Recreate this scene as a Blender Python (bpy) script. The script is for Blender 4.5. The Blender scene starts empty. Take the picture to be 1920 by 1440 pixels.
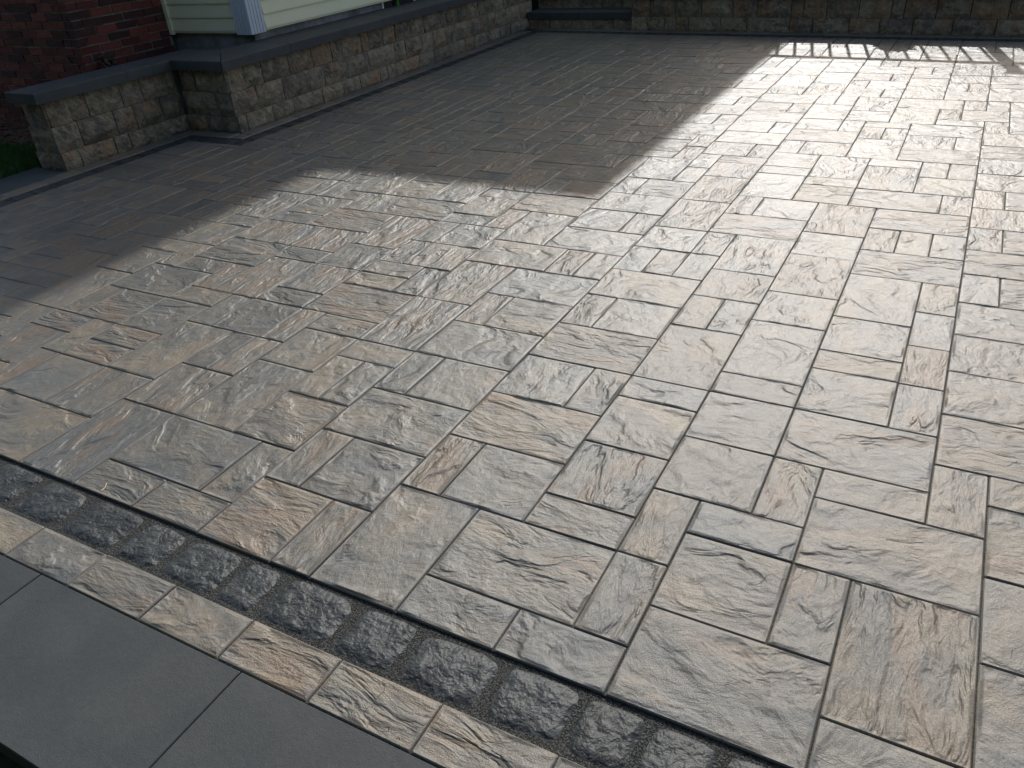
import bpy, bmesh, math, random
from mathutils import Vector, Matrix, noise as mn
sc = bpy.context.scene
col = sc.collection
U = 0.1524                      # paving module: 6 inches

# ------------------------------------------------------------------ camera
YAW, TILT, ROLL, FPX = -0.5382, 0.5557, 0.0840, 1485.26
CAMU = (0.1421, 0.7406, 10.6606)
def cam_axes():
    cy, sy, ct, st = math.cos(YAW), math.sin(YAW), math.cos(TILT), math.sin(TILT)
    f = Vector((sy*ct, cy*ct, -st)); r = Vector((cy, -sy, 0)); d = f.cross(r)
    cr, sr = math.cos(ROLL), math.sin(ROLL)
    return cr*r+sr*d, -sr*r+cr*d, f
_r, _d, _f = cam_axes()
cd = bpy.data.cameras.new('camera'); cam = bpy.data.objects.new('camera', cd); col.objects.link(cam)
m3 = Matrix((_r, -_d, -_f)).transposed()
cam.matrix_world = Matrix.Translation(Vector(CAMU)*U) @ m3.to_4x4()
cd.sensor_width = 36; cd.lens = FPX/1920*36; cd.clip_start = 0.05; cd.clip_end = 2000
sc.camera = cam
def px_size(x, y):              # projected position of a ground point given in modules, photo pixels
    c = Vector((x-CAMU[0], y-CAMU[1], -CAMU[2])); z = c.dot(_f)
    if z < .2: return None
    return 960+FPX*c.dot(_r)/z, 720+FPX*c.dot(_d)/z

# ------------------------------------------------------------------ light
SUN_AZ, SUN_EL = math.radians(-11), math.radians(35)
w = bpy.data.worlds.new('World'); sc.world = w; w.use_nodes = True
nt = w.node_tree; bg = nt.nodes['Background']
sky = nt.nodes.new('ShaderNodeTexSky'); sky.sky_type = 'NISHITA'; sky.sun_disc = False
sky.sun_elevation = SUN_EL; sky.sun_rotation = SUN_AZ; sky.altitude = 50; sky.dust_density = 3.0; sky.air_density = 1.0; sky.ozone_density = .3
nt.links.new(sky.outputs[0], bg.inputs[0]); bg.inputs[1].default_value = 0.15
sl = bpy.data.lights.new('sun', 'SUN'); sl.energy = 3.3; sl.angle = math.radians(0.7); sl.color = (1, .985, .955)
so = bpy.data.objects.new('sun', sl); col.objects.link(so)
sdir = Vector((math.sin(SUN_AZ)*math.cos(SUN_EL), math.cos(SUN_AZ)*math.cos(SUN_EL), math.sin(SUN_EL)))
so.rotation_euler = sdir.to_track_quat('Z', 'Y').to_euler(); so.location = (0, 0, 30)
vs = sc.view_settings; vs.view_transform = 'Standard'; vs.look = 'None'; vs.exposure = 0.0; vs.gamma = 1; vs.use_curve_mapping = False
sc.render.engine = 'CYCLES'; sc.render.resolution_x = 1024; sc.render.resolution_y = 768

# ------------------------------------------------------------------ material helper
class S:
    def __init__(s, nt, sock): s.nt, s.k = nt, sock
    def _m(s, op, *a, clamp=False):
        n = s.nt.nodes.new('ShaderNodeMath'); n.operation = op; n.use_clamp = clamp
        for i, v in enumerate((s,)+a):
            if isinstance(v, S): s.nt.links.new(v.k, n.inputs[i])
            else: n.inputs[i].default_value = v
        return S(s.nt, n.outputs[0])
    def __add__(s, o): return s._m('ADD', o)
    def __radd__(s, o): return s._m('ADD', o)
    def __sub__(s, o): return s._m('SUBTRACT', o)
    def __mul__(s, o): return s._m('MULTIPLY', o)
    def __rmul__(s, o): return s._m('MULTIPLY', o)
    def ab(s): return s._m('ABSOLUTE')
    def mn(s, o): return s._m('MINIMUM', o)
    def mx(s, o): return s._m('MAXIMUM', o)
    def fr(s): return s._m('FRACT')
    def fl(s): return s._m('FLOOR')
    def inv(s): return s*-1.0+1.0
    def ss(s, a, b, lo=0.0, hi=1.0):
        n = s.nt.nodes.new('ShaderNodeMapRange'); n.interpolation_type = 'SMOOTHSTEP'
        s.nt.links.new(s.k, n.inputs[0])
        for i, v in enumerate((a, b, lo, hi)): n.inputs[1+i].default_value = v
        return S(s.nt, n.outputs[0])
class Mat:
    def __init__(s, name):
        s.m = bpy.data.materials.new(name); s.m.use_nodes = True; s.nt = s.m.node_tree
        s.b = s.nt.nodes['Principled BSDF']
    def attr(s, name):
        n = s.nt.nodes.new('ShaderNodeAttribute'); n.attribute_name = name; return S(s.nt, n.outputs['Vector'])
    def uv(s, name='UVMap'):
        n = s.nt.nodes.new('ShaderNodeUVMap'); n.uv_map = name; return S(s.nt, n.outputs[0])
    def obj(s):
        n = s.nt.nodes.new('ShaderNodeTexCoord'); return S(s.nt, n.outputs['Object'])
    def rnd(s):
        n = s.nt.nodes.new('ShaderNodeObjectInfo'); return S(s.nt, n.outputs['Random'])
    def pos(s):
        n = s.nt.nodes.new('ShaderNodeNewGeometry'); return S(s.nt, n.outputs['Position'])
    def sep(s, v):
        n = s.nt.nodes.new('ShaderNodeSeparateXYZ'); s.nt.links.new(v.k, n.inputs[0]); return [S(s.nt, n.outputs[i]) for i in range(3)]
    def vec(s, *c):
        n = s.nt.nodes.new('ShaderNodeCombineXYZ')
        for i, v in enumerate(c):
            if isinstance(v, S): s.nt.links.new(v.k, n.inputs[i])
            else: n.inputs[i].default_value = v
        return S(s.nt, n.outputs[0])
    def noise(s, v, scale, detail=4, rough=.55, dist=0.0):
        n = s.nt.nodes.new('ShaderNodeTexNoise'); s.nt.links.new(v.k, n.inputs['Vector'])
        n.inputs['Scale'].default_value = scale; n.inputs['Detail'].default_value = detail
        n.inputs['Roughness'].default_value = rough; n.inputs['Distortion'].default_value = dist
        return S(s.nt, n.outputs[0])
    def voro(s, v, scale, feat='F1'):
        n = s.nt.nodes.new('ShaderNodeTexVoronoi'); n.feature = feat; s.nt.links.new(v.k, n.inputs['Vector'])
        n.inputs['Scale'].default_value = scale; return S(s.nt, n.outputs[0])
    def mix(s, f, a, b, blend='MIX'):
        n = s.nt.nodes.new('ShaderNodeMix'); n.data_type = 'RGBA'; n.blend_type = blend
        for i, v in ((0, f), (6, a), (7, b)):
            if isinstance(v, S): s.nt.links.new(v.k, n.inputs[i])
            elif isinstance(v, tuple): n.inputs[i].default_value = v+(1,)
            else: n.inputs[i].default_value = v
        return S(s.nt, n.outputs[2])
    def scale_col(s, c, f):
        n = s.nt.nodes.new('ShaderNodeVectorMath'); n.operation = 'SCALE'
        if isinstance(c, tuple): n.inputs[0].default_value = c
        else: s.nt.links.new(c.k, n.inputs[0])
        if isinstance(f, S): s.nt.links.new(f.k, n.inputs[3])
        else: n.inputs[3].default_value = f
        return S(s.nt, n.outputs[0])
    def done(s, colr, rough, height=None, spec=.5, strength=1.0):
        for sock, v in ((s.b.inputs['Base Color'], colr), (s.b.inputs['Roughness'], rough), (s.b.inputs['Specular IOR Level'], spec)):
            if isinstance(v, S): s.nt.links.new(v.k, sock)
            else: sock.default_value = v+(1,) if isinstance(v, tuple) else v
        if height is not None:
            n = s.nt.nodes.new('ShaderNodeBump'); n.inputs['Distance'].default_value = 1.0; n.inputs['Strength'].default_value = strength
            s.nt.links.new(height.k, n.inputs['Height']); s.nt.links.new(n.outputs[0], s.b.inputs['Normal'])
        return s.m

def mat_paver(name, tan_bias=0.0):
    M = Mat(name)
    u, v, _ = M.sep(M.uv()); sx, sy, sz = M.sep(M.attr('seed'))
    lx, ly, _ = M.sep(M.attr('lp')); hx, hy, _ = M.sep(M.attr('half'))
    edge = (hx-lx.ab()).mn(hy-ly.ab())
    P = M.vec(u, v, sx*37.0)
    st = sy.ss(.35, .75)*1.3+1.0
    wob = M.noise(P, 6, 2)
    G = M.vec(u*.85, v*st+wob*.06, sx*37.0)
    a = M.noise(G, 4.6, 4, .5, .7)
    t = a*5.0+(sz-.5)*.8
    ter = (t.fl()+t.fr().ss(.0, .62))*(1/5.0)
    pat = M.noise(P, 5.0, 2).ss(.38, .60)
    n2 = M.noise(G, 22, 4, .55, .3)
    n3 = M.noise(P, 330, 3, .65)
    c = M.noise(M.vec(u*1.0, v*1.7, sx*61.0+9.0), 5, 3, .5, .8)
    crack = (c-.5).ab().ss(.0, .009, 1, 0)*M.noise(P, 4, 1).ss(.57, .70)
    fade = edge.ss(.001, .014)
    h = ((ter-.5)*(pat*.025+.005)+(a-.5)*.012+(n2-.5)*.0064)*fade+n3*.0017-crack*fade*.0016
    q = M.noise(M.vec(u, v*2.0, sz*53.0), 3.2, 5, .6, .3)
    q = q+(sx-.5)*.18
    r = M.noise(M.vec(u*.9, v*2.2, sz*71.0+4.0), 3.4, 4, .55)+(sy-.5)*.24
    colr = M.mix(q.ss(.28, .50), (.108, .113, .107), (.148, .136, .112))
    colr = M.mix(q.ss(.50, .68), colr, (.202, .168, .120))
    colr = M.mix(r.ss(.57, .70)*.6, colr, (.205, .142, .090))
    colr = M.mix(M.noise(P, 11, 4, .6).ss(.56, .72)*.35, colr, (.10, .106, .105))
    colr = M.mix(M.noise(M.vec(u, v, sz*19.0), 8, 5, .7).ss(.60, .74)*.35, colr, (.215, .205, .18))
    val = (n3-.5)*2.0+(sz-.5)*.20+(n2-.5)*.2+1.0-crack*fade*.22
    val = val*edge.ss(-.004, .004, .78, 1.0)
    colr = M.scale_col(colr, val)
    rough = M.noise(P, 30, 3)*.16+(sx-.5)*.06+.47
    M.b.inputs['Coat Weight'].default_value = .42; M.b.inputs['Coat Roughness'].default_value = .27
    r_ = M.done(colr, rough, h, .5)
    M.nt.links.new(M.b.inputs['Normal'].links[0].from_socket, M.b.inputs['Coat Normal'])
    return r_
def mat_stone(name):
    M = Mat(name)
    o = M.obj(); rd = M.rnd(); x, y, z = M.sep(o)
    P = M.vec(x+rd*31.0, y+rd*17.0, z+rd*7.0)
    Q = M.vec(x+z*.6+rd*31.0, y+z*.7+rd*17.0, z-x*.5-y*.5+rd*7.0)
    q = M.noise(P, 11, 5, .65)+(rd-.5)*.22
    colr = M.mix(q.ss(.32, .54), (.18, .150, .112), (.335, .268, .180))
    colr = M.mix(q.ss(.55, .70), colr, (.43, .35, .235))
    colr = M.mix((M.noise(P, 5, 3)+(rd*7.3).fr()*.22).ss(.62, .80)*.65, colr, (.38, .21, .11))
    n = M.noise(M.vec(x*1.3+z*.8, y*1.3+z*.8, (z-x*.6-y*.6)*.45+rd*9.0), 22, 7, .68, .6)
    dk = (M.noise(Q, 10, 5, .7)+(rd*3.7).fr()*.16).ss(.60, .72)
    colr = M.mix(dk*.6, colr, (.085, .083, .08))
    n3 = M.noise(P, 160, 3)
    colr = M.scale_col(colr, (n-.5)*1.7+(n3-.5)*.7+1.0)
    return M.done(colr, .85, n*.034+n3*.003)
def mat_simple(name, c0, c1, scale, rough, bump=0.0, grain=300, gb=0.0, spec=.5, vary=0.0):
    M = Mat(name); o = M.obj(); rd = M.rnd(); x, y, z = M.sep(o)
    P = M.vec(x+rd*13.0, y+rd*29.0, z+rd*5.0)
    n = M.noise(P, scale, 5, .6); g = M.noise(P, grain, 3, .6)
    colr = M.mix(n.ss(.35, .65), c0, c1)
    f = (g-.5)*.5+1.0
    if vary: f = f+(rd-.5)*vary
    return M.done(M.scale_col(colr, f), rough, n*bump+g*gb, spec)
def mat_slab():
    M = Mat('bluestone'); o = M.obj(); rd = M.rnd(); x, y, z = M.sep(o)
    P = M.vec(x+rd*13.0, y+rd*29.0, z+rd*5.0)
    n = M.noise(P, 5, 5, .6); g = M.noise(P, 350, 3, .65); g2 = M.noise(P, 60, 4, .6)
    colr = M.mix(n.ss(.35, .65), (.048, .054, .056), (.060, .065, .065))
    colr = M.mix(M.voro(P, 38).ss(.02, .05, 1, 0)*M.noise(P, 9, 1).ss(.55, .6)*.35, colr, (.25, .25, .24))
    st_ = M.noise(P, 2.2, 6, .65, .8)
    colr = M.mix(st_.ss(.5, .75)*.35, colr, (.072, .074, .068))
    colr = M.scale_col(colr, (g-.5)*.7+(rd-.5)*.12+(g2-.5)*.3+(st_-.5)*.35+1.0)
    return M.done(colr, .62, g*.0011+g2*.0009, .4)
def mat_cobble():
    M = Mat('dark_cobble'); o = M.obj(); rd = M.rnd(); x, y, z = M.sep(o)
    P = M.vec(x+rd*13.0, y+rd*29.0, z+rd*5.0)
    a = M.noise(P, 20, 3, .5, .3); b = M.noise(P, 60, 3, .55); g = M.noise(P, 420, 2)
    t = a*6.0
    h = a*.018+b*.0055+g*.0008
    colr = M.mix(a.ss(.3, .7), (.023, .027, .028), (.047, .053, .054))
    return M.done(M.scale_col(colr, (g-.5)*.9+(rd-.5)*.35+1.0), .52, h, .45)
def mat_sand():
    M = Mat('joint_sand'); o = M.obj()
    g = M.noise(o, 260, 3, .7); v = M.voro(o, 210); n = M.noise(o, 8, 3)
    colr = M.mix(g.ss(.42, .66), (.012, .013, .012), (.13, .132, .12))
    colr = M.mix(n.ss(.5, .7)*.2, colr, (.085, .09, .075))
    return M.done(colr, .85, g*.006+v*.003, .3)
def mat_brick():
    M = Mat('red_brick'); o = M.obj(); rd = M.rnd(); x, y, z = M.sep(o)
    P = M.vec(x+rd*13.0, y+rd*29.0, z+rd*5.0)
    n = M.noise(P, 14, 5, .6); g = M.noise(P, 120, 4, .65)
    colr = M.mix((rd*5.3).fr().ss(.1, .9), (.13, .029, .022), (.22, .055, .038))
    colr = M.mix((rd*11.7).fr().ss(.60, .70)*.85, colr, (.05, .02, .018))
    colr = M.mix((M.noise(P, 18, 4, .7)).ss(.64, .72)*.4, colr, (.33, .27, .22))
    return M.done(M.scale_col(colr, (n-.5)*.8+(g-.5)*.5+1.0), .8, n*.004+g*.0025)

MP = mat_paver('slate_paver')
MS = mat_stone('split_stone')
MSL = mat_slab()
MC = mat_cobble()
MJ = mat_sand()
MB = mat_brick()
MMOR = mat_simple('mortar', (.20, .18, .155), (.27, .24, .205), 12, .9, .004, 200, .002)
MSID = mat_simple('cream_siding', (.84, .79, .54), (.86, .81, .57), 3, .45, .0008, 300, 0, .5)
MPOST = mat_simple('white_vinyl', (.60, .64, .69), (.64, .68, .73), 4, .4, .0003, 300, 0)
MFND = mat_simple('parged_concrete', (.12, .12, .125), (.30, .30, .30), 3.5, .85, .004, 120, .001)
MROOF = mat_simple('roof_shingle', (.05, .05, .055), (.09, .09, .095), 6, .9, .003, 100, .002)
MTRIM = mat_simple('trim_white', (.7, .7, .68), (.74, .74, .72), 4, .5)
MMET = mat_simple('black_metal', (.02, .02, .022), (.03, .03, .03), 5, .45)
MSOIL = mat_simple('soil', (.05, .035, .025), (.09, .065, .045), 9, .95, .01, 120, .004)
MLAWN = mat_simple('lawn_soil', (.02, .035, .012), (.035, .055, .018), 9, .95, .01, 120, .004)
MGR = mat_simple('grass_blade', (.03, .085, .014), (.055, .13, .025), 20, .55)
MCHIP = mat_simple('bark_chip', (.06, .03, .018), (.15, .08, .045), 30, .9)
MLEAF = mat_simple('shrub_leaf', (.04, .075, .02), (.06, .11, .03), 20, .5)
MTWIG = mat_simple('dry_twig', (.45, .37, .22), (.55, .47, .30), 20, .8)
MSTEM = mat_simple('woody_stem', (.09, .06, .04), (.14, .10, .065), 20, .9)
MGREEN = mat_simple('green_plastic', (.10, .45, .03), (.13, .52, .05), 10, .35)
MGLASS = mat_simple('window_glass', (.015, .018, .022), (.02, .024, .028), 3, .08)

# ------------------------------------------------------------------ mesh helpers
def link(name, verts, faces, mat, parent=None, loc=(0, 0, 0), smooth=False):
    me = bpy.data.meshes.new(name); me.from_pydata(verts, [], faces); me.update()
    if mat: me.materials.append(mat)
    if smooth: me.shade_smooth()
    o = bpy.data.objects.new(name, me); col.objects.link(o); o.location = loc
    if parent: o.parent = parent
    return o
def empty(name, label=None, cat=None, group=None, kind=None, loc=(0, 0, 0)):
    o = bpy.data.objects.new(name, None); col.objects.link(o); o.location = loc; o.empty_display_size = .1
    tag(o, label, cat, group, kind); return o
def tag(o, label=None, cat=None, group=None, kind=None):
    if label: o['label'] = label
    if cat: o['category'] = cat
    if group: o['group'] = group
    if kind: o['kind'] = kind
    return o
def box(x0, y0, z0, x1, y1, z1):
    v = [(x, y, z) for z in (z0, z1) for y in (y0, y1) for x in (x0, x1)]
    return v, [(0, 2, 3, 1), (4, 5, 7, 6), (0, 1, 5, 4), (2, 6, 7, 3), (0, 4, 6, 2), (1, 3, 7, 5)]
def bevbox(x0, y0, z0, x1, y1, z1, c, cz=None):
    # box with chamfered vertical corners and chamfered top edge, local to its centre in plan
    cz = cz or c
    def ring(i, z):
        return [(x0+i+c, y0+i, z), (x1-i-c, y0+i, z), (x1-i, y0+i+c, z), (x1-i, y1-i-c, z),
                (x1-i-c, y1-i, z), (x0+i+c, y1-i, z), (x0+i, y1-i-c, z), (x0+i, y0+i+c, z)]
    v = ring(0, z0)+ring(0, z1-cz)+ring(c, z1); f = []
    for k in range(2):
        for i in range(8):
            j = (i+1) % 8; f.append((k*8+i, k*8+j, k*8+8+j, k*8+8+i))
    f.append(tuple(range(16, 24))); f.append(tuple(reversed(range(8))))
    return v, f
def join(parts):
    V, F = [], []
    for v, f in parts:
        b = len(V); V += v; F += [tuple(i+b for i in q) for q in f]
    return V, F
class Acc:                       # several shapes joined into one mesh
    def __init__(s): s.p = []
    def add(s, vf): s.p.append(vf); return s
    def build(s, name, mat, parent=None, smooth=False, loc=(0, 0, 0)):
        v, f = join(s.p); return link(name, v, f, mat, parent, loc, smooth)

def shift(vf, d): return [(x+d[0], y+d[1], z+d[2]) for x, y, z in vf[0]], vf[1]
rng = random.Random(7)

# ------------------------------------------------------------------ pavers
def paver_geo(w, d, rg):
    g, c = .0016, .0032
    hx, hy = w/2-g, d/2-g
    dz = [rg.uniform(-.0012, .0012) for _ in range(3)]
    v, f = bevbox(-hx, -hy, -.02, hx, hy, 0.0, c, .0032)
    jx = [(rg.uniform(-.0008, .0008), rg.uniform(-.0008, .0008)) for _ in range(8)]
    v = [(x+jx[i % 8][0], y+jx[i % 8][1], z+dz[0]+dz[1]*x/.3+dz[2]*y/.3) for i, (x, y, z) in enumerate(v)]
    f = f[:-1]
    return v, f, hx, hy
def paver_attrs(me, base_info):
    # base_info: list of (n_verts, hx, hy, cx, cy, longx, seed)
    seed = me.attributes.new('seed', 'FLOAT_VECTOR', 'POINT'); lp = me.attributes.new('lp', 'FLOAT_VECTOR', 'POINT'); hf = me.attributes.new('half', 'FLOAT_VECTOR', 'POINT')
    uvl = me.uv_layers.new(name='UVMap')
    per = []; k = 0
    for n, hx, hy, cx, cy, lon, sd in base_info:
        for i in range(n):
            c = me.vertices[k].co; x, y = c.x-cx, c.y-cy
            seed.data[k].vector = sd; lp.data[k].vector = (x, y, 0); hf.data[k].vector = (hx, hy, 0)
            a, b = (x, y) if lon else (y, -x)
            per.append((a+sd[1]*11, b+sd[2]*13)); k += 1
    for l in me.loops: uvl.data[l.index].uv = per[l.vertex_index]

RECTS = """0,9,2,3 -1,10,1,2 -3,8,3,2 -3,10,2,2 -4,9,1,2 -7,9,3,2 -1,12,3,2 -1,14,2,1 -2,13,1,2 -2,15,3,2 -2,17,2,2 0,17,1,2 1,14,1,2 -4,13,2,2 -3,12,2,1
-4,11,1,2 -6,11,2,1 -6,12,2,2 -6,14,2,2 -4,15,2,2 -6,16,2,1 -7,15,1,2 -9,13,3,2 -8,11,2,2 -9,15,2,2 -9,11,1,2 -11,10,2,2 -12,10,1,2 -12,12,3,2
-14,11,2,2 -13,9,1,2 -14,13,1,2 -13,13,1,2 -12,14,1,2 -11,14,2,2 -16,9,3,2 -19,10,1,2 -20,10,1,2 -22,10,2,2 -18,11,2,2 -16,11,2,3 -20,12,2,3
-18,13,1,2 -17,13,1,2 -16,14,2,2 -16,16,2,1 -17,15,1,2 -19,15,2,2 -20,15,1,2 -22,14,2,2 -22,16,2,1 -19,17,2,1 -21,17,2,3 -22,17,1,2 -24,18,2,1
-25,16,3,2 -19,18,2,2 -25,14,1,2 -24,14,2,2 -25,13,2,1 -25,11,2,2 -23,12,1,2 -22,13,2,1 -22,12,2,1 -27,14,2,3 -29,15,2,1 -31,16,2,1 -29,16,2,2
-29,18,2,2 -31,17,2,2 -31,19,2,3 -33,18,2,2 -33,20,1,2 -32,20,1,2 -29,20,3,2 -26,20,2,2 -27,19,2,1 -27,17,2,2 -25,18,1,2 -24,19,3,2 -21,20,2,1
-24,21,2,2 -22,21,1,2 -21,21,2,2 -24,23,2,1 -24,24,2,2 -22,23,3,2 -26,22,2,1 -26,23,2,3 -27,22,1,2 -22,25,2,2 -20,25,3,2 -19,22,2,3 -19,20,2,2
-17,21,1,2 -16,21,2,2 -17,23,1,2 -16,23,2,2 -17,25,2,1 -15,25,1,2 -17,26,2,2 -17,28,2,1 -19,27,2,3 -21,27,2,2 -21,29,2,1 -23,27,2,3 -24,26,1,3
-25,26,1,2 -27,26,2,2 -23,30,2,1 -19,30,2,1 -17,29,2,3 -17,32,2,1 -15,31,3,2 -15,29,1,2 -14,29,2,2 -15,27,3,2 -14,24,2,3 -12,24,3,2 -12,26,2,2
-10,26,1,2 -12,28,3,2 -12,30,1,2 -11,30,2,2 -12,32,2,3 -10,32,1,2 -9,27,2,3 -9,25,2,2 -7,25,1,2 -6,24,2,3 -7,27,3,2 -7,29,1,2 -6,29,2,2 -7,31,2,3
-7,34,2,1 -9,30,2,3 -9,33,2,2 -5,31,2,2 -5,33,2,1 -4,28,2,3 -4,26,2,2 -2,29,3,2 -3,31,3,2 0,31,1,2 -2,27,1,2 -1,27,1,2 0,27,1,2 -3,33,2,3 -1,33,2,2
-1,35,1,2 0,35,1,2 1,28,1,2 1,32,1,2 -2,25,3,2 -2,22,2,3 0,23,1,2 0,21,1,2 0,19,1,2 -2,20,2,2 -2,19,2,1 1,24,1,2 -4,23,2,3 -4,21,2,2 -4,18,2,3
-4,17,2,1 -6,17,2,3 -6,20,1,2 -5,20,1,2 -6,22,2,2 -7,23,1,2 -9,21,3,2 -8,23,1,2 -9,23,1,2 -10,22,1,2 -11,22,1,2 -14,22,3,2 -12,20,3,2 -9,19,1,2
-8,19,2,2 -9,17,3,2 -12,18,1,2 -11,18,2,2 -12,16,3,2 -14,16,2,3 -14,19,2,3 -15,19,1,2 -17,19,2,1 -17,20,2,1 -17,17,3,2 -14,15,2,1 -10,34,1,2 -9,35,2,1
-10,36,2,2 -8,36,1,2 -10,38,3,2 -11,35,1,2 -11,37,1,2 -13,36,2,2 -13,38,2,1 -13,35,2,1 -13,33,1,2 -15,37,1,2 -13,39,3,2 -13,41,2,2 -11,41,1,2
-13,43,1,2 -12,43,2,2 -13,45,2,2 -11,45,1,2 -13,47,3,2 -13,49,1,2 -12,49,2,2 -14,51,3,2 -11,51,1,2 -14,53,1,2 -13,53,1,2 -12,53,2,2 -11,55,1,3
-7,37,1,2 -6,37,2,2 -7,39,3,2 -7,35,2,2 -5,34,2,3 -4,37,2,3 -4,40,1,2 -3,40,1,2 -3,36,2,1 -5,41,1,2 -4,42,2,1 -5,43,2,2 -5,45,2,3 -4,48,1,2 -7,41,2,2
-7,43,2,3 -6,46,1,2 -7,46,1,2 -8,40,1,2 -10,40,2,2 -10,42,3,2 -10,44,2,2 -8,44,1,2 -10,46,3,2 -10,48,2,2 -10,50,2,3 -8,48,2,3 -8,51,2,3 -8,54,2,3
-10,53,2,2 -10,55,2,2 -6,50,1,2 -5,50,2,2 -6,48,2,2 -6,52,2,2 -4,52,1,2 -6,54,3,2 -2,37,3,2 -2,39,2,2 0,39,1,2 -2,41,3,2 -1,43,2,1 -3,43,2,3 -3,46,3,2
-1,44,1,2 0,44,2,2 1,42,1,2 0,46,1,2 1,46,1,2 -1,48,2,2 -1,50,1,2 0,50,1,2 -1,52,2,2 -1,54,2,3 -3,48,2,3 -3,51,2,2 -3,53,2,1 -3,54,1,2 -2,54,1,2
-4,56,3,2 -5,8,2,1 -7,8,2,1 -9,8,2,3 -10,8,1,2 -12,8,2,2 -18,8,2,3 -16,8,2,1 -14,8,2,1 -21,8,3,2 0,8,2,1 1,16,2,2 2,15,2,1 2,13,2,2 2,11,2,2 2,9,2,2
1,18,2,2 1,26,2,2 2,24,2,2 1,22,2,2 1,20,2,2 2,28,2,2 1,30,2,2 2,32,2,2 1,34,2,2 1,36,2,2 1,38,2,1 1,39,2,1 1,40,2,2 2,42,2,3 2,45,2,3 1,48,2,3
1,51,2,1 1,52,2,2 1,54,2,3"""
def yb(x): return 69.1-.076*(x+26)      # base line of the rear wall, modules
FX0, FX1, FXR = -38.0, -34.0, 13.0
rects = []
occ = set()
for s in RECTS.split():
    a, b, c, d = map(int, s.split(',')); rects.append((a, b, a+c, b+d))
    for x in range(a, a+c):
        for y in range(b, b+d): occ.add((x, y))
# the rest of the field follows the same random three-size pattern
rf = random.Random(21)
SZ = [(2, 2)]*6+[(3, 2)]*4+[(2, 3)]*4+[(1, 2)]*7+[(2, 1)]*3
for y in range(8, 69):
    for x in range(-38, int(FXR)):
        if (x, y) in occ or (y > 33 and x < -35) or y > yb(x)-2.0: continue
        rf.shuffle(SZ)
        for w_, d_ in SZ+[(1, 2), (2, 1), (1, 1)]:
            cells = [(i, j) for i in range(x, x+w_) for j in range(y, y+d_)]
            if not any(q in occ for q in cells): break
        rects.append((x, y, x+w_, y+d_)); occ.update(cells)
def clip(r):
    a, b, c, d = r; out = []
    for b_, d_, lo in ((b, min(d, 31.5), FX0), (max(b, 31.5), d, FX1)):
        a_, c_ = max(a, lo), min(c, FXR); d_ = min(d_, min(yb(a_), yb(c_))-2.2)
        if c_-a_ > .12 and d_-b_ > .12: out.append((a_, b_, c_, d_))
    if len(out) == 2 and out[0][0] == out[1][0]: out = [(out[0][0], out[0][1], out[0][2], out[1][3])]
    return out
rects = [q for r in rects for q in clip(r)]
def vis_area(r):
    P = [px_size(x, y) for x, y in ((r[0], r[1]), (r[2], r[1]), (r[2], r[3]), (r[0], r[3]))]
    if any(p is None for p in P): return 0
    P = [(min(max(p[0], 0), 1920), min(max(p[1], 0), 1440)) for p in P]
    return abs(sum(P[i][0]*P[(i+1) % 4][1]-P[(i+1) % 4][0]*P[i][1] for i in range(4)))/2
rects.sort(key=vis_area, reverse=True)

patio = empty('patio', kind='structure')
rp = random.Random(5)
far_v, far_f, far_i = [], [], []
for k, (a, b, c, d) in enumerate(rects):
    w_, d_ = (c-a)*U, (d-b)*U
    v, f, hx, hy = paver_geo(w_, d_, rp)
    cx, cy = (a+c)/2*U, (b+d)/2*U
    sd = (rp.random(), rp.random(), rp.random())
    lon = w_ > d_ or (abs(w_-d_) < .01 and rp.random() < .5)
    if k < 300:
        o = link('paver', v, f, MP, patio, (cx, cy, 0)); paver_attrs(o.data, [(len(v), hx, hy, 0, 0, lon, sd)])
    else:
        n = len(far_v); far_v += [(x+cx, y+cy, z) for x, y, z in v]; far_f += [tuple(i+n for i in q) for q in f]
        far_i.append((len(v), hx, hy, cx, cy, lon, sd))
o = link('far_pavers', far_v, far_f, MP, patio); paver_attrs(o.data, far_i); tag(o, kind='stuff')

# joint sand bed under the whole patio
JS = [[(-40.1, 5.86), (FXR, 5.86), (FXR, yb(FXR)), (-35, yb(-35)), (-40.1, 70)], [(-38, 8), (FXR, 8), (FXR, yb(FXR)-2.15), (-34, yb(-34)-2.15), (-34, 31.5), (-38, 31.5)], [(-40.1, 5.86), (FXR, 5.86), (FXR, 6.82), (-40.1, 6.82)]]
link('joint_sand', [(x*U, y*U, -.0092) for x, y in JS[0]]+[(x*U, y*U, -.0050) for x, y in JS[1]]+[(x*U, y*U, -.0050) for x, y in JS[2]], [(0, 1, 2, 3, 4), (5, 6, 7, 8, 9, 10), (11, 12, 13, 14)], MJ, patio)

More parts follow.
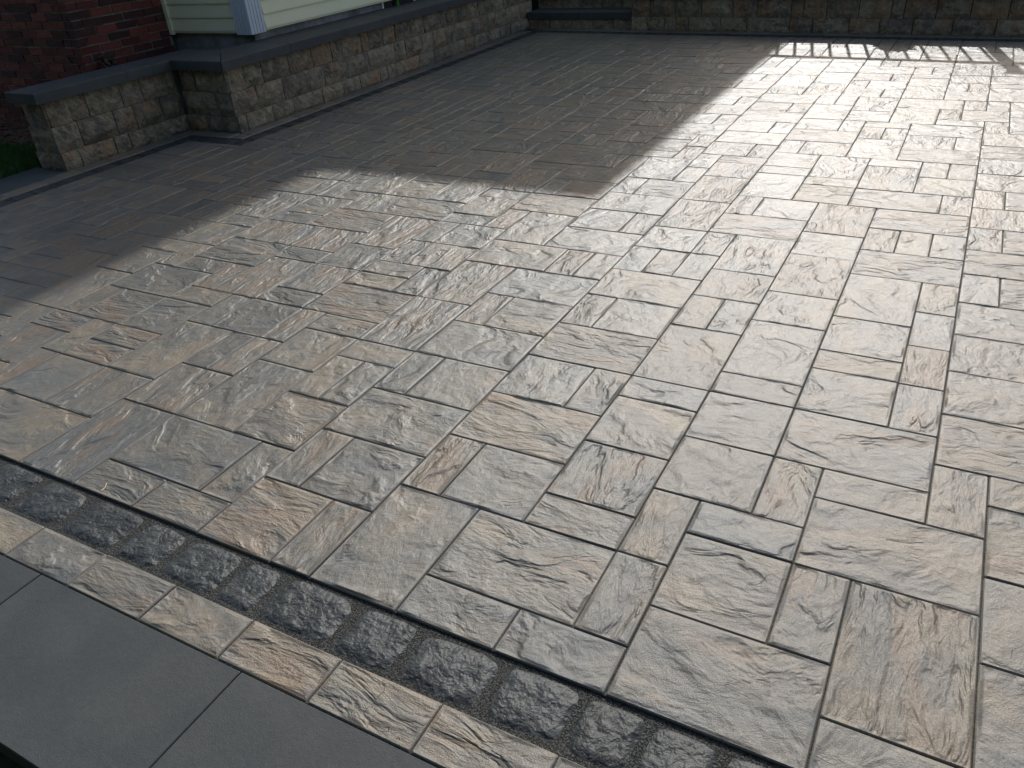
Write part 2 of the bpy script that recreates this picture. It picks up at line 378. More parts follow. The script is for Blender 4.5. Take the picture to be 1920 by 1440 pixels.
# border course of 1x2 pavers and dark cobbles: lines in plan from p to q, course on the left-hand side offsets
def border_paver(cx, cy, w_, d_, rot):
    v, f, hx, hy = paver_geo(w_, d_, rp)
    sd = (rp.random(), rp.random(), rp.random())
    o = link('border_paver', v, f, MP, patio, (cx*U, cy*U, 0)); o.rotation_euler.z = rot
    paver_attrs(o.data, [(len(v), hx, hy, 0, 0, True, sd)])
def cobble_mesh(w_, d_, rg):
    nx, ny = 8, 7
    v, f = [], []
    off = Vector((rg.uniform(0, 90), rg.uniform(0, 90), 0)); n = rg.uniform(4.2, 6.5)
    ax, ay = rg.uniform(-.06, .06), rg.uniform(-.05, .05)
    for j in range(ny+1):
        for i in range(nx+1):
            s, t = i/nx*2-1, j/ny*2-1
            s = math.copysign(abs(s)**.72, s); t = math.copysign(abs(t)**.72, t)
            r = max(abs(s), abs(t)); k = r/max(1e-6, (abs(s)**n+abs(t)**n)**(1/n)); k = k*r+(1-r)
            x, y = s*k*w_/2*(1+ax*t), t*k*d_/2*(1+ay*s)
            e = 1+.055*r*mn.noise(Vector((x, y, 0))*22+off)
            x *= e; y *= e
            z = -.0070*max(0, (r-.66)/.34)**2.4+.0042*mn.noise(Vector((x, y, 1))*26+off)
            if r > .99: z = -.0125
            v.append((x, y, z))
    for j in range(ny):
        for i in range(nx):
            q = j*(nx+1)+i; f.append((q, q+1, q+nx+2, q+nx+1))
    return v, f
def cobble(cx, cy, w_, d_, rot, rg):
    v, f = cobble_mesh(w_, d_, rg)
    o = link('cobble', v, f, MC, patio, (cx*U, cy*U, -.003), True); o.rotation_euler.z = rot+rg.uniform(-.03, .03)
    return o
rc = random.Random(11)
# front edge: border pavers with joints at odd marks, cobble joints as laid
x = -41.2
while x < FXR-1:
    x1 = x+2.0
    border_paver((x+x1)/2, 6.33, 2.0*U, .93*U, 0); x = x1
J = [-15.03, -13.25, -11.96, -10.42, -9.43, -7.62, -6.31, -4.65, -3.25, -2.2, -1.1, .5, 1.6, 2.9, 4.4, 5.5, 6.9, 8.3, 9.5, 10.9, 12.2]
xs = [-15.03]
while xs[-1] > -37.5: xs.append(xs[-1]-rc.choice((1.05, 1.3, 1.5, 1.7)))
J = list(reversed(xs[1:]))+J
for a, b in zip(J, J[1:]):
    cobble((a+b)/2, 7.40+rc.uniform(-.02, .02), (b-a-.05)*U, rc.uniform(1.12, 1.17)*U, 0, rc)
# left edge and along the walls
def tan_run(p, q, first=0.0):
    p, q = Vector(p), Vector(q); L = (q-p).length; d = (q-p)/L; rot = math.atan2(d.y, d.x); t = first
    if first: c = p+d*first/2; border_paver(c.x, c.y, first*U, .95*U, rot)
    while t < L-.2:
        t1 = min(t+2.0, L); c = p+d*((t+t1)/2); border_paver(c.x, c.y, (t1-t)*U, .95*U, rot); t = t1
def cobble_run(p, q):
    p, q = Vector(p), Vector(q); L = (q-p).length; d = (q-p)/L; rot = math.atan2(d.y, d.x); t = 0
    while t < L-.3:
        wd = rc.choice((1.05, 1.3, 1.5, 1.7)); wd = L-t if L-t-wd < .7 else wd
        c = p+d*(t+wd/2); cobble(c.x, c.y, (wd-.10)*U, 1.06*U, rot, rc); t += wd
tan_run((-39.55, 6.85), (-39.55, 33.5), .6); tan_run((-39.05, 33.05), (-36.05, 33.05)); tan_run((-35.55, 32.6), (-35.55, 68.2), .9)
tan_run((-35.0, yb(-35)-.55), (FXR, yb(FXR)-.55), .9)
cobble_run((-38.52, 8.0), (-38.52, 32.6)); cobble_run((-38.0, 32.05), (-35.05, 32.05)); cobble_run((-34.54, 31.5), (-34.54, 67.0))
cobble_run((-34.0, yb(-34)-1.62), (FXR, yb(FXR)-1.62))

# ------------------------------------------------------------------ slab steps and edging
def slab(parent, x0, y0, x1, y1, z0, z1, name='slab', c=.0022):
    cx, cy = (x0+x1)/2*U, (y0+y1)/2*U; hx, hy = abs(x1-x0)/2*U-.0008, abs(y1-y0)/2*U-.0008
    v, f = bevbox(-hx, -hy, z0*U, hx, hy, z1*U, c)
    return link(name, v, f, MSL, parent, (cx, cy, 0))
fs = empty('front_step', 'dark grey smooth stone step slabs edging the patio below the buff border course', 'step', loc=(-8*U, 4.5*U, 0))
fs_in = Vector(fs.location)
def child(o, root):
    o.parent = root; o.matrix_parent_inverse = Matrix.Translation(-Vector(root.location)); return o
x = -42.8
for x in [-42.8, -35.4, -30.05, -24.7, -19.35, -13.97, -8.6, -3.25, 2.1, 7.45]:
    x1 = {-42.8: -35.4}.get(x, x+5.36)
    child(slab(None, x, 3.2, x1, 5.855, -.42, -.01, 'tread_slab'), fs)
for x0 in [-42+2.4*i for i in range(23)]:
    v, f = bevbox(-1.19*U, -.25*U, -1.35*U, 1.19*U, .25*U, -.43*U, .008)
    child(link('riser_block', v, f, MS, None, ((x0+1.2)*U, 3.85*U, 0)), fs)
se = empty('side_edging', 'dark slab edging strip between lawn and patio beside the low wall', 'edging', loc=(-41.4*U, 16*U, 0))
for y0, y1 in ((5.86, 10.6), (10.6, 15.4), (15.4, 20.1), (20.1, 25.25)):
    child(slab(None, -42.75, y0, -40.05, y1, -.42, -.012, 'edging_slab'), se)

# ------------------------------------------------------------------ split-face stone walls
def stone_block(parent, p, d, nrm, w_, h_, z0, rg, depth=1.2, rough=1.0, corner=0):
    """block with its front face at p (left bottom), running along d, facing nrm; all in modules"""
    nx, nz = max(2, int(w_/.42)), max(2, int(h_/.36))
    off = Vector((rg.uniform(0, 90), rg.uniform(0, 90), rg.uniform(0, 90)))
    g = .028
    V, F = [], []
    cx, cz = w_/2, h_/2
    for j in range(nz+1):
        for i in range(nx+1):
            s, t = i/nx, j/nz
            e = min(s, 1-s)*w_; e2 = min(t, 1-t)*h_; ed = min(e, e2)
            bulge = .15*min(1, ed/.16)
            n = mn.noise(Vector((s*w_*1.3, t*h_*1.3, 0))+off)*.17+mn.noise(Vector((s*w_*3.1, t*h_*3.1, 5))+off)*.08
            dep = (bulge+n*(.35+.65*min(1, ed/.1)))*rough
            a = g+s*(w_-2*g)-cx; zz = .008+t*(h_-.016)-cz
            if 0 < i < nx: a += rg.uniform(-.06, .06)
            if 0 < j < nz: zz += rg.uniform(-.05, .05)
            V.append((d*(a*U)+nrm*(dep*U)+Vector((0, 0, zz*U)))[:])
    for j in range(nz):
        for i in range(nx):
            q = j*(nx+1)+i; F.append((q, q+1, q+nx+2, q+nx+1))
    # sides going back
    rim = [i for i in range(nx+1)]+[j*(nx+1)+nx for j in range(1, nz+1)]+[nz*(nx+1)+i for i in range(nx-1, -1, -1)]+[j*(nx+1) for j in range(nz-1, 0, -1)]
    b = len(V)
    for q in rim: V.append((Vector(V[q])-nrm*(depth*U))[:])
    n = len(rim)
    for i in range(n):
        j = (i+1) % n; F.append((rim[j], rim[i], b+i, b+j))
    F.append(tuple(range(b+n-1, b-1, -1)))
    c = p+d*(w_/2)
    o = link('stone_block', V, F, MS, None, (c.x*U, c.y*U, (z0+h_/2)*U))
    child(o, parent); return o
def fill_joints(L, lst, rg, lo=1.0, hi=2.5):
    j = [0.0]+[x for x in lst if .3 < x < L-.3]
    while L-j[-1] > hi+.4: j.append(j[-1]+rg.uniform(lo, hi))
    return j+[L]
def wall_face(parent, p, q, nrm, courses, joints, rg, batter=.10):
    p, q, nrm = Vector(p+(0,)), Vector(q+(0,)), Vector(nrm+(0,)).normalized()
    L = (q-p).length; d = (q-p)/L
    for k, (z0, z1) in enumerate(courses):
        js = fill_joints(L, joints[k] if k < len(joints) else [], rg)
        for a, b in zip(js, js[1:]):
            stone_block(parent, p+d*a-nrm*(batter*k), d, nrm, b-a, z1-z0, z0, rg)
rw = random.Random(3)
CR = [(-.25, .85), (.85, 2.12), (2.12, 3.38)]
lw = empty('retaining_wall', 'low split-stone planter wall with dark slab coping, stepping out beside the cream house', 'wall', loc=(-38*U, 45*U, 0))
# end face (towards the lawn), first run, jog, long run
wall_face(lw, (-42.3, 25.25), (-40.35, 25.25), (0, -1), CR, [[1.1], [], [.9]], rw, .10)
wall_face(lw, (-40.25, 25.3), (-40.25, 33.65), (1, 0), CR, [[1.0, 3.2, 4.15, 5.95], [1.5, 3.7, 5.0, 6.85], [1.05, 2.45, 4.6, 5.95, 7.75]], rw)
wall_face(lw, (-40.3, 33.7), (-36.35, 33.7), (0, -1), CR, [[1.55], [2.6], [1.2]], rw)
o36 = 33.75
B0 = [34.46, 36.62, 38.43, 41.23, 43.3, 45.15, 47.36, 48.26, 49.24, 52.32, 54.24, 56.73, 58.87, 60.25, 62.71, 64.57, 66.6]
B1 = [35.72, 37.95, 40.32, 41.76, 44.13, 46.46, 49.55, 50.89, 53.0, 54.56, 56.25, 57.62, 59.99, 62.2, 64.3, 66.3]
B2 = [34.81, 36.63, 38.9, 41.08, 42.93, 44.0, 46.1, 46.9, 48.48, 49.99, 51.95, 53.71, 56.86, 58.55, 59.87, 61.6, 63.9, 66]
wall_face(lw, (-36.25, o36), (-36.25, 71.0), (1, 0), CR, [[t-o36 for t in J_] for J_ in (B0, B1, B2)], rw)
def core(parent, pts):
    a = Acc()
    for b in pts: a.add(box(*[c*U for c in b]))
    o = a.build('core', MFND); child(o, parent); return o
core(lw, [(-41.9, 25.9, -.3, -41.0, 33.9, 3.3), (-39.3, 34.9, -.3, -37.3, 72, 3.3), (-41.9, 34.4, -.3, -37.5, 36.4, 3.3)])
def coping(parent, x0, y0, x1, y1, z0, z1, miter=None):
    cx, cy = (x0+x1)/2, (y0+y1)/2
    v, f = bevbox((x0-cx)*U+.001, (y0-cy)*U+.001, z0*U, (x1-cx)*U-.001, (y1-cy)*U-.001, z1*U, .012)
    o = link('coping_slab', v, f, MSL, None, (cx*U, cy*U, 0)); child(o, parent); return o
def coping_poly(parent, pts, z0, z1):
    cx = sum(p[0] for p in pts)/len(pts); cy = sum(p[1] for p in pts)/len(pts)
    bm = bmesh.new(); vs_ = [bm.verts.new(((x-cx)*U, (y-cy)*U, z0*U)) for x, y in pts]; f_ = bm.faces.new(vs_)
    r = bmesh.ops.extrude_face_region(bm, geom=[f_]); bmesh.ops.translate(bm, verts=[e for e in r['geom'] if isinstance(e, bmesh.types.BMVert)], vec=(0, 0, (z1-z0)*U))
    bmesh.ops.recalc_face_normals(bm, faces=bm.faces)
    te = [e for e in bm.edges if all(v.co.z > (z1-.01)*U for v in e.verts)]
    bmesh.ops.bevel(bm, geom=te, offset=.007, segments=2, affect='EDGES', profile=.5)
    me = bpy.data.meshes.new('coping_slab'); bm.to_mesh(me); bm.free(); me.materials.append(MSL)
    o = bpy.data.objects.new('coping_slab', me); col.objects.link(o); o.location = (cx*U, cy*U, 0); child(o, parent)
Z0, Z1 = 3.395, 3.92
coping_poly(lw, [(-42.35, 24.85), (-39.98, 24.85), (-39.98, 30.3), (-42.35, 30.3)], Z0, Z1)
coping_poly(lw, [(-42.35, 30.32), (-39.98, 30.32), (-39.98, 32.0), (-42.35, 32.0)], Z0, Z1)
coping_poly(lw, [(-42.35, 32.02), (-39.98, 32.02), (-39.98, 33.33), (-40.8, 34.3), (-42.35, 36.5)], Z0, Z1)
coping_poly(lw, [(-39.96, 33.31), (-35.98, 33.31), (-39.35, 36.5), (-42.3, 36.5), (-40.78, 34.28)], Z0, Z1)
coping_poly(lw, [(-35.96, 33.33), (-35.96, 38.82), (-39.35, 38.82), (-39.35, 36.52)], Z0, Z1)
for a, b in ((38.84, 44.28), (44.3, 49.62), (49.64, 54.95), (54.97, 60.3), (60.32, 65.6), (65.62, 71.0)):
    coping_poly(lw, [(-35.96, a), (-35.96, b), (-39.35, b), (-39.35, a)], Z0, Z1)

# rear wall with railing, and stairs between the two walls
bw = empty('rear_wall', 'shaded split-stone wall behind the patio, right of the dark stairs', 'wall', loc=(-10*U, 68*U, 0))
CB = [(-.25, .98), (.98, 2.43)]
pA, pB = (-26.05, yb(-26.05)), (FXR, yb(FXR))
dB = (Vector(pB)-Vector(pA)).normalized(); nB = (dB.y, -dB.x)
bj0 = [t+26.05 for t in (-24.6, -23.1, -22.07, -21.0, -18.33, -16.17, -12.9, -11.2, -8.6, -6.5, -4.29, -1.75, .87, 3.1, 5.2)]
bj1 = [t+26.05 for t in (-24.4, -22.15, -19.97, -17.4, -15.5, -12.9, -12.0, -10.3, -8.06, -5.86, -5.01, -2.95, -.83, 1.43, 3.6, 5.5)]
wall_face(bw, pA, pB, nB, CB, [bj0, bj1], rw, .08)
wall_face(bw, (-26.05, 73.5), (-26.05, 69.2), (-1, 0), CB, [], rw, .0)
rotB = math.atan2(dB.y, dB.x)
def along(t, off):               # point on rear wall frame
    q = Vector(pA)+dB*t-Vector(nB)*off; return q
LB = (Vector(pB)-Vector(pA)).length
t = -.3
while t < LB:
    t1 = min(t+5.35, LB); c = along((t+t1)/2, .75)
    v, f = bevbox(-(t1-t)/2*U+.001, -1.1*U, 2.44*U, (t1-t)/2*U-.001, 1.1*U, 3.0*U, .008)
    o = link('coping_slab', v, f, MSL, None, (c.x*U, c.y*U, 0)); o.rotation_euler.z = rotB; child(o, bw); t = t1
rl = empty('railing', 'dark metal railing standing on top of the rear stone wall', 'railing', loc=(-10*U, 69*U, 3.0*U))
def rail_piece(name, t0, t1, off, th, z0, z1, mat=MMET):
    c = along((t0+t1)/2, off); v, f = box(-(t1-t0)/2*U, -th/2*U, z0*U, (t1-t0)/2*U, th/2*U, z1*U)
    o = link(name, v, f, mat, None, (c.x*U, c.y*U, 0)); o.rotation_euler.z = rotB; child(o, rl); return o
RO = .75
RZ = 3.0
SPX = -11.0-.19*8.3               # first lit baluster traced from its shadow
bx0 = SPX+26.05
tb = [bx0+1.17*k for k in range(-12, 27)]
posts = [.4, bx0+1.17*10.55, 39.0]
for pt in posts:
    rail_piece('post', pt-.34, pt+.34, RO, .68, RZ, RZ+5.9); rail_piece('post_cap', pt-.48, pt+.48, RO, .96, RZ+5.9, RZ+6.1)
for a, b in zip(posts, posts[1:]):
    rail_piece('top_rail', a+.34, b-.34, RO, .40, RZ+4.15, RZ+4.42); rail_piece('bottom_rail', a+.34, b-.34, RO, .3, RZ+.2, RZ+.4)
    for t in tb:
        if a+.6 < t < b-.6: rail_piece('baluster', t-.09, t+.09, RO, .18, RZ+.4, RZ+4.15)
st = empty('rear_stairs', 'dark stone stairs rising between the planter wall and rear wall', 'stairs', loc=(-31*U, 71*U, 0))
for k in range(2):
    y0 = 69.6+2.2*k; zt = 1.32*(k+1)
    for a, b in ((-36.2, -31.2), (-31.15, -26.1)):
        child(slab(None, a, y0-.12, b, y0+2.5, zt-.56, zt, 'tread_slab', .008), st)
    xs = [-36.2, -33.9, -31.9, -29.8, -27.9, -26.15]
    for a, b in zip(xs, xs[1:]):
        v, f = bevbox(-(b-a)/2*U+.002, -.4*U, (zt-1.42)*U, (b-a)/2*U-.002, .4*U, (zt-.57)*U, .008)
        child(link('riser_block', v, f, MS, None, ((a+b)/2*U, (y0+.5)*U, 0)), st)

# ------------------------------------------------------------------ grounds
o = link('ground', [(-400, -400, -1.36*U), (400, -400, -1.36*U), (400, 400, -1.36*U), (-400, 400, -1.36*U)], [(0, 1, 2, 3)], MLAWN); tag(o, kind='structure')
o = link('terrace_ground', *box(-60*U, 72.5*U, -1*U, 400*U, 500*U, 2.92*U), MLAWN); tag(o, kind='structure')
o = link('terrace_fill', *box(-25.2*U, 70.2*U, -1*U, 60*U, 72.5*U, 2.9*U), MLAWN); tag(o, kind='structure')
o = link('lawn', *box(-120*U, -20*U, -1.3*U, -42.78*U, 28.2*U, -.10*U), MLAWN); tag(o, kind='structure')
o = link('planting_bed', *box(-120*U, 28.2*U, -1.3*U, -42.0*U, 39.5*U, -.06*U), MSOIL); tag(o, kind='structure')
o = link('planter_soil', *box(-45.5*U, 36.3*U, -.2*U, -39.32*U, 39.6*U, 2.6*U), MSOIL); tag(o, kind='structure')
rg = random.Random(8)
V, F = [], []
for k in range(9000):
    x = -42.8-abs(rg.gauss(0, 4.5)); y = rg.uniform(18, 28.3)+min(0, 0)
    if y > 28+.4*math.sin(x*3): continue
    hgt = rg.uniform(.25, .62); a = rg.uniform(0, 6.28); wd = rg.uniform(.015, .03); lean = rg.uniform(.0, .35)
    dx, dy = math.cos(a), math.sin(a); b = len(V)
    V += [((x-dy*wd)*U, (y+dx*wd)*U, -.1*U), ((x+dy*wd)*U, (y-dx*wd)*U, -.1*U), ((x+dx*lean*.4)*U, (y+dy*lean*.4)*U, (hgt*.6-.1)*U), ((x+dx*lean)*U, (y+dy*lean)*U, (hgt-.1)*U)]
    F += [(b, b+1, b+2), (b+1, b+3, b+2)]
tag(link('grass', V, F, MGR), 'short green lawn grass beside the end of the planter wall', 'grass', kind='stuff')
V, F = [], []
for k in range(2600):
    x = rg.uniform(-60, -42.6); y = rg.uniform(27.9, 32.6)
    l, wd, h = rg.uniform(.08, .3), rg.uniform(.04, .1), rg.uniform(.015, .05); a = rg.uniform(0, 3.14); z = rg.uniform(-.07, .08); ti = rg.uniform(-.5, .5)
    c, s = math.cos(a), math.sin(a); b = len(V)
    for (p, q, r) in ((-1, -1, 0), (1, -1, 0), (1, 1, 0), (-1, 1, 0), (-.8, -.8, 1), (.8, -.8, 1), (.8, .8, 1), (-.8, .8, 1)):
        V.append(((x+c*p*l-s*q*wd)*U, (y+s*p*l+c*q*wd)*U, (z+h*r+ti*p*l*.5)*U))
    F += [tuple(i+b for i in q) for q in ((4, 5, 6, 7), (0, 1, 5, 4), (1, 2, 6, 5), (2, 3, 7, 6), (3, 0, 4, 7))]
tag(link('mulch', V, F, MCHIP), 'brown bark mulch at the foot of the brick chimney', 'mulch', kind='stuff')

# unseen evergreens added behind the camera to keep sky light off camera-facing faces
rt = random.Random(14); V, F = [], []
for k in range(17):
    x, y = -110+k*11+rt.uniform(-2, 2), -34+rt.uniform(-4, 4); hh = rt.uniform(48, 62); rr = rt.uniform(7.5, 9.5)
    b = len(V); n = 12
    for lv in range(7):
        t = lv/6; r = rr*.82*(1-t)**.75+.3
        for i in range(n):
            an = 6.2832*i/n+lv; q = r*rt.uniform(.85, 1.1); V.append(((x+math.cos(an)*q)*U, (y+math.sin(an)*q)*U, (-1.3+t*hh)*U))
    for lv in range(6):
        for i in range(n): F.append((b+lv*n+i, b+lv*n+(i+1) % n, b+lv*n+n+(i+1) % n, b+lv*n+n+i))
    for i in range(900):
        t = rt.random()**1.3; an = rt.uniform(0, 6.2832); r = (rr*(1-t)**.75+.3)*rt.uniform(.8, 1.12)
        p = Vector((x+math.cos(an)*r, y+math.sin(an)*r, -1.3+t*hh)); o_ = Vector((math.cos(an), math.sin(an), rt.uniform(-.5, .3))).normalized()
        e = o_.cross(Vector((0, 0, 1))).normalized(); l, wd = rt.uniform(1.2, 2.6), rt.uniform(.5, 1.0); b = len(V)
        V += [(q*U)[:] for q in (p-e*wd, p+e*wd, p+o_*l+e*wd*.2, p+o_*l-e*wd*.2)]; F.append((b, b+1, b+2, b+3))
tag(link('sky_block_trees', V, F, MLEAF), 'unseen dark evergreen trees added opposite the rear wall to block sky light', 'trees', kind='stuff')

# ------------------------------------------------------------------ house
EH = 52.6*math.tan(SUN_EL)                        # eave height
XH, YS = -39.15, 39.25             # siding planes
h = empty('house', 'house with cream lap siding and white fluted corner post above dark foundation', 'house', loc=(-46*U, 60*U, 0))
child(link('foundation', *join([box(-90*U, 39.6*U, -.3*U, -39.42*U, 130*U, 4.6*U)]), MFND), h)
child(link('wall_core', *box(-89*U, 39.5*U, 4.55*U, -39.4*U, 130*U, 26*U), MFND), h)
SE = .79
def board(face, z, a, b, n=None):
    lip, th = .13, .03
    prof = [(0, z), (lip, z), (lip, z+.07), (th, z+SE+.03), (0, z+SE+.03)]
    V = []
    for e in (a, b):
        for o_, zz in prof:
            V.append(((e)*U, (YS-o_)*U, zz*U) if face == 's' else ((XH+o_)*U, e*U, zz*U))
    F = [(i, (i+1) % 5, (i+1) % 5+5, i+5) for i in range(5)]+[(0, 4, 3, 2, 1), (5, 6, 7, 8, 9)]
    return V, F
z = 4.49; k = 0
while z < 25:
    v, f = board('s', z, -46.3, -40.15); bmx = link('siding_board', v, f, MSID); child(bmx, h)
    v, f = board('e', z, 40.35, 82.0); child(link('siding_board', v, f, MSID), h)
    z += SE
for o_ in [link('starter_trim', *box(-46.3*U, (YS-.06)*U, 4.38*U, -40.1*U, (YS+.2)*U, 4.49*U), MSID), link('starter_trim', *box((XH-.2)*U, 40.3*U, 4.38*U, (XH+.06)*U, 82*U, 4.49*U), MSID),
           link('side_trim', *box(-46.28*U, (YS-.24)*U, 4.3*U, -46.0*U, (YS-.02)*U, 26*U), MSID)]: child(o_, h)
# fluted corner post
a = Acc(); x0, x1, y0, y1 = -40.25, -38.97, 38.97, 40.25
a.add(box(x0*U, (y0+.05)*U, 4.335*U, (x1-.05)*U, y1*U, 26*U))
nf = 5
for i in range(nf):
    w_ = 1.28/nf
    a.add(box((x0+i*w_+.03)*U, y0*U, 4.33*U, (x0+(i+1)*w_-.03)*U, (y0+.1)*U, 26*U))
    a.add(box((x1-.1)*U, (y0+i*w_+.03)*U, 4.33*U, x1*U, (y0+(i+1)*w_-.03)*U, 26*U))
child(a.build('corner_post', MPOST), h)
# basement window in the foundation, with light frame edge
child(link('basement_window', *box(-39.6*U, 52.9*U, 3.2*U, -39.4*U, 56.9*U, 4.36*U), MGLASS), h)
for yy in (52.76, 56.9): child(link('window_frame', *box(-39.42*U, yy*U, 3.0*U, -39.3*U, (yy+.16)*U, 4.37*U), MTRIM), h)
# lower side bay roof, taller main block behind it, and rear wing
DM = 90.0; HM = DM*math.tan(SUN_EL)
XE, YW, XW = -26.4-.19*DM, 80.7, -22.2
child(link('main_wall', *box(-95*U, 40.5*U, 24*U, (XE-1.5)*U, 150*U, (HM-.8)*U), MSID), h)
child(link('rear_wing_wall', *box(-89*U, (YW+1.5)*U, 3.5*U, (XW-1.5)*U, 130*U, (EH-.8)*U), MSID), h)
def hip(x0, y0, x1, y1, z, pitch):
    r = min(x1-x0, y1-y0)/2; zt = z+r*pitch
    if x1-x0 < y1-y0: top = [((x0+x1)/2, y0+r), ((x0+x1)/2, y1-r)]
    else: top = [(x0+r, (y0+y1)/2), (x1-r, (y0+y1)/2)]
    b = [(x0, y0), (x1, y0), (x1, y1), (x0, y1)]
    V = [(x*U, y*U, (z-1.2)*U) for x, y in b]+[(x*U, y*U, z*U) for x, y in b]+[(x*U, y*U, zt*U) for x, y in top]
    F = [(3, 2, 1, 0), (0, 1, 5, 4), (1, 2, 6, 5), (2, 3, 7, 6), (3, 0, 4, 7)]
    if x1-x0 < y1-y0: F += [(4, 5, 8), (5, 6, 9, 8), (6, 7, 9), (7, 4, 8, 9)]
    else: F += [(4, 5, 9, 8), (5, 6, 9), (6, 7, 8, 9), (7, 4, 8)]
    return V, F
child(link('bay_roof', *box(-89*U, 38.2*U, 25.4*U, -38.2*U, 82*U, 26.6*U), MROOF), h)
child(link('roof', *hip(-97, 39, XE, 151.5, HM, .5), MROOF), h)
child(link('wing_roof', *hip(-60, YW, XW, 131, EH, .5), MROOF), h)

# brick chimney
ch = empty('brick_chimney', 'red brick chimney block standing at the corner of the cream house', 'chimney', loc=(-47*U, 31*U, 0))
XB, YB = -46.3, 32.4
child(link('mortar_core', *box(-66*U, (YB+.075)*U, -.3*U, (XB-.075)*U, 39.2*U, 95*U), MMOR), ch)
bl, bh, cr = 1.40, .395, .473
def brick(x0, y0, x1, y1, z, rgb):
    cx, cy = (x0+x1)/2, (y0+y1)/2; j = lambda: rgb.uniform(-.03, .03)
    v, f = box(-(x1-x0)/2*U, -(y1-y0)/2*U, -bh/2*U, (x1-x0)/2*U, (y1-y0)/2*U, bh/2*U)
    v = [(x+rgb.uniform(-.004, .004), y+rgb.uniform(-.004, .004), z_+rgb.uniform(-.0035, .0035)) for x, y, z_ in v]
    o = link('brick', v, f, MB, None, ((cx+j()*.8)*U, (cy+j()*.8)*U, z*U)); child(o, ch)
rb = random.Random(2)
for k in range(19):
    z = .15+k*cr
    o_ = 0 if k % 2 else .70
    # corner stretchers alternate between faces
    y = YB+(0 if k % 2 else .64)+.0; yy = YB
    if k % 2: edges = [YB, YB+bl]
    else: edges = [YB, YB+.62]
    # east face
    e = edges[1]+.08; brick(XB-.6, YB, XB, edges[1], z, rb)
    while e < 38.9:
        e1 = min(e+bl, 39.1)
        if e1-e > .15: brick(XB-.55, e, XB, e1, z, rb)
        e = e1+.08
    # south face
    x = XB-.68 if k % 2 else XB-.68-.0
    first = .62 if not k % 2 else bl
    while x > -61:
        x1 = x-first; brick(x1, YB, x, YB+.55, z, rb); x = x1-.08; first = bl

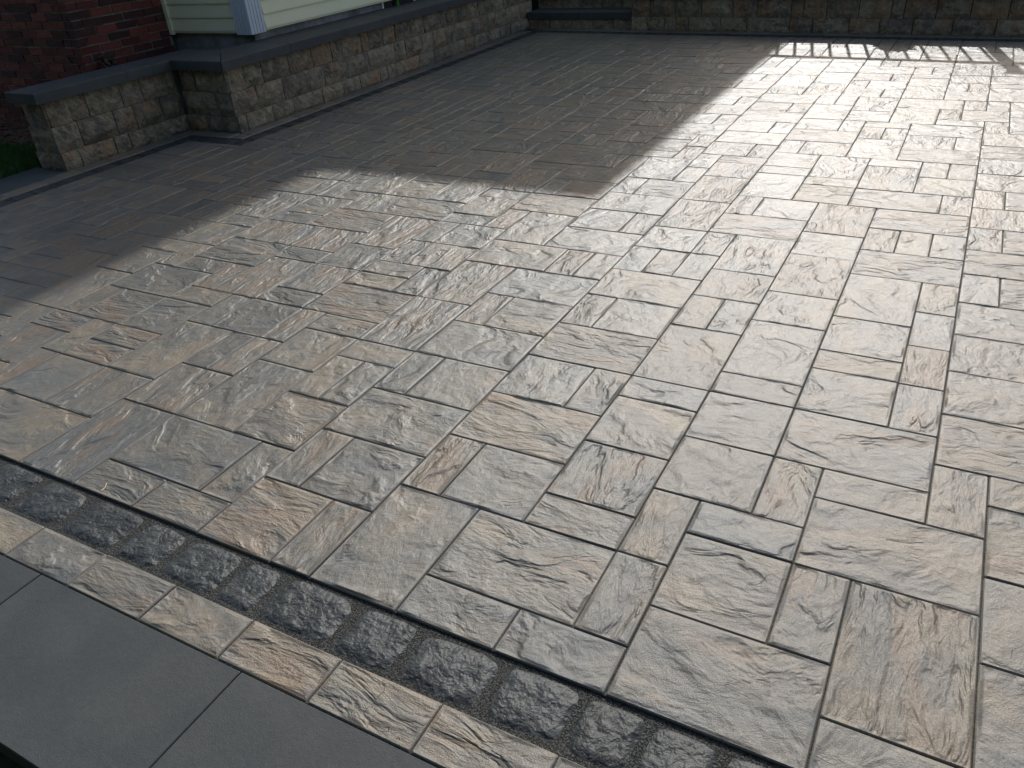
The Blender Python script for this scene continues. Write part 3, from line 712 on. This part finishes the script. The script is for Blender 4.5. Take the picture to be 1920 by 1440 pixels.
# ------------------------------------------------------------------ small plants and bits
def shrub(name, label, x, y, z, rad, hgt, n, leaf, seed, mat=MLEAF, stems=5, cat='shrub', group=None):
    rs = random.Random(seed); root = empty(name, label, cat, group, loc=(x*U, y*U, z*U))
    V, F = [], []
    for i in range(stems):
        a = rs.uniform(0, 6.28); q = Vector((math.cos(a), math.sin(a), 0))
        tip = q*rad*rs.uniform(.3, .8)+Vector((0, 0, hgt*rs.uniform(.6, 1))); b = len(V); r0 = .05
        for p, r in ((Vector((0, 0, -.3)), r0), (tip*.5+Vector((0, 0, hgt*.08)), r0*.7), (tip, r0*.3)):
            for k_ in range(4):
                an = k_*1.571; V.append(((p+Vector((math.cos(an)*r, math.sin(an)*r, 0)))*U)[:])
        for lv in range(2):
            for k_ in range(4): F.append((b+lv*4+k_, b+lv*4+(k_+1) % 4, b+lv*4+4+(k_+1) % 4, b+lv*4+4+k_))
    o = link('stem', V, F, MSTEM); o.parent = root
    V, F = [], []
    for i in range(n):
        th = rs.uniform(0, 6.28); ph = math.acos(rs.uniform(-.6, 1)); r = rs.uniform(.45, 1)**.6
        rr = 1+.25*mn.noise(Vector((math.cos(th)*2, math.sin(th)*2, ph*2+seed)))
        p = Vector((math.sin(ph)*math.cos(th)*rad*r*rr, math.sin(ph)*math.sin(th)*rad*r*rr, hgt*.5+math.cos(ph)*hgt*.5*r*rr))
        d = Vector((rs.gauss(0, 1), rs.gauss(0, 1), rs.gauss(0, 1))).normalized(); e = d.cross(Vector((rs.gauss(0, 1), rs.gauss(0, 1), rs.gauss(0, 1)))).normalized()
        l, wd = leaf*rs.uniform(.6, 1.3), leaf*rs.uniform(.25, .45); b = len(V)
        V += [(q*U)[:] for q in (p, p+d*l*.5+e*wd, p+d*l, p+d*l*.5-e*wd)]; F.append((b, b+1, b+2, b+3))
    o = link('foliage', V, F, mat); o.parent = root
    return root
s1 = along(26.05-5.0-1.3, 1.9)
shrub('shrub', 'small leafy shrub growing behind the railing on the upper terrace', s1.x, s1.y, 2.9, 1.2, 3.1, 900, .42, 4)
shrub('dry_plant', 'small dried plant tuft against the brick chimney behind the coping', -45.6, 33.4, 3.0, .42, 1.1, 260, .22, 9, MSTEM, 9, 'plant')
st_ = Acc()
def tube(pts, r, n=8):
    V, F = [], []
    for i, p in enumerate(pts):
        p = Vector(p); d = (Vector(pts[min(i+1, len(pts)-1)])-Vector(pts[max(i-1, 0)])).normalized(); a = d.orthogonal().normalized(); b_ = d.cross(a)
        rr = r[i] if isinstance(r, (list, tuple)) else r
        for k_ in range(n):
            an = 6.2832*k_/n; V.append(((p+a*math.cos(an)*rr+b_*math.sin(an)*rr)*U)[:])
    for i in range(len(pts)-1):
        for k_ in range(n): F.append((i*n+k_, i*n+(k_+1) % n, (i+1)*n+(k_+1) % n, (i+1)*n+k_))
    F.append(tuple(range(n))); F.append(tuple(range(len(V)-1, len(V)-n-1, -1)))
    return V, F
gs = empty('garden_stake', 'bright green garden stake poking up behind the planter wall coping', 'stake', loc=(-39.25*U, 54.6*U, 3.4*U))
child(link('stake', *tube([(-39.2, 54.5, 3.3), (-39.2, 54.55, 4.3)], .1), MGREEN, None, (0, 0, 0), True), gs)
child(link('stake_tip', *tube([(-39.2, 54.55, 4.3), (-39.2, 54.58, 4.4), (-39.2, 54.62, 4.75)], [.1, .07, .06]), MMET, None, (0, 0, 0), True), gs)
tw = link('straw', *tube([(-15.08, 8.1, .012), (-15.08, 8.2, .02), (-15.16, 8.3, .03), (-15.27, 8.4, .014)], [.012, .016, .014, .008], 6), MTWIG, None, (0, 0, 0), True)
tag(tw, 'dry straw stalk lying on a paver beside the dark cobbles', 'straw')
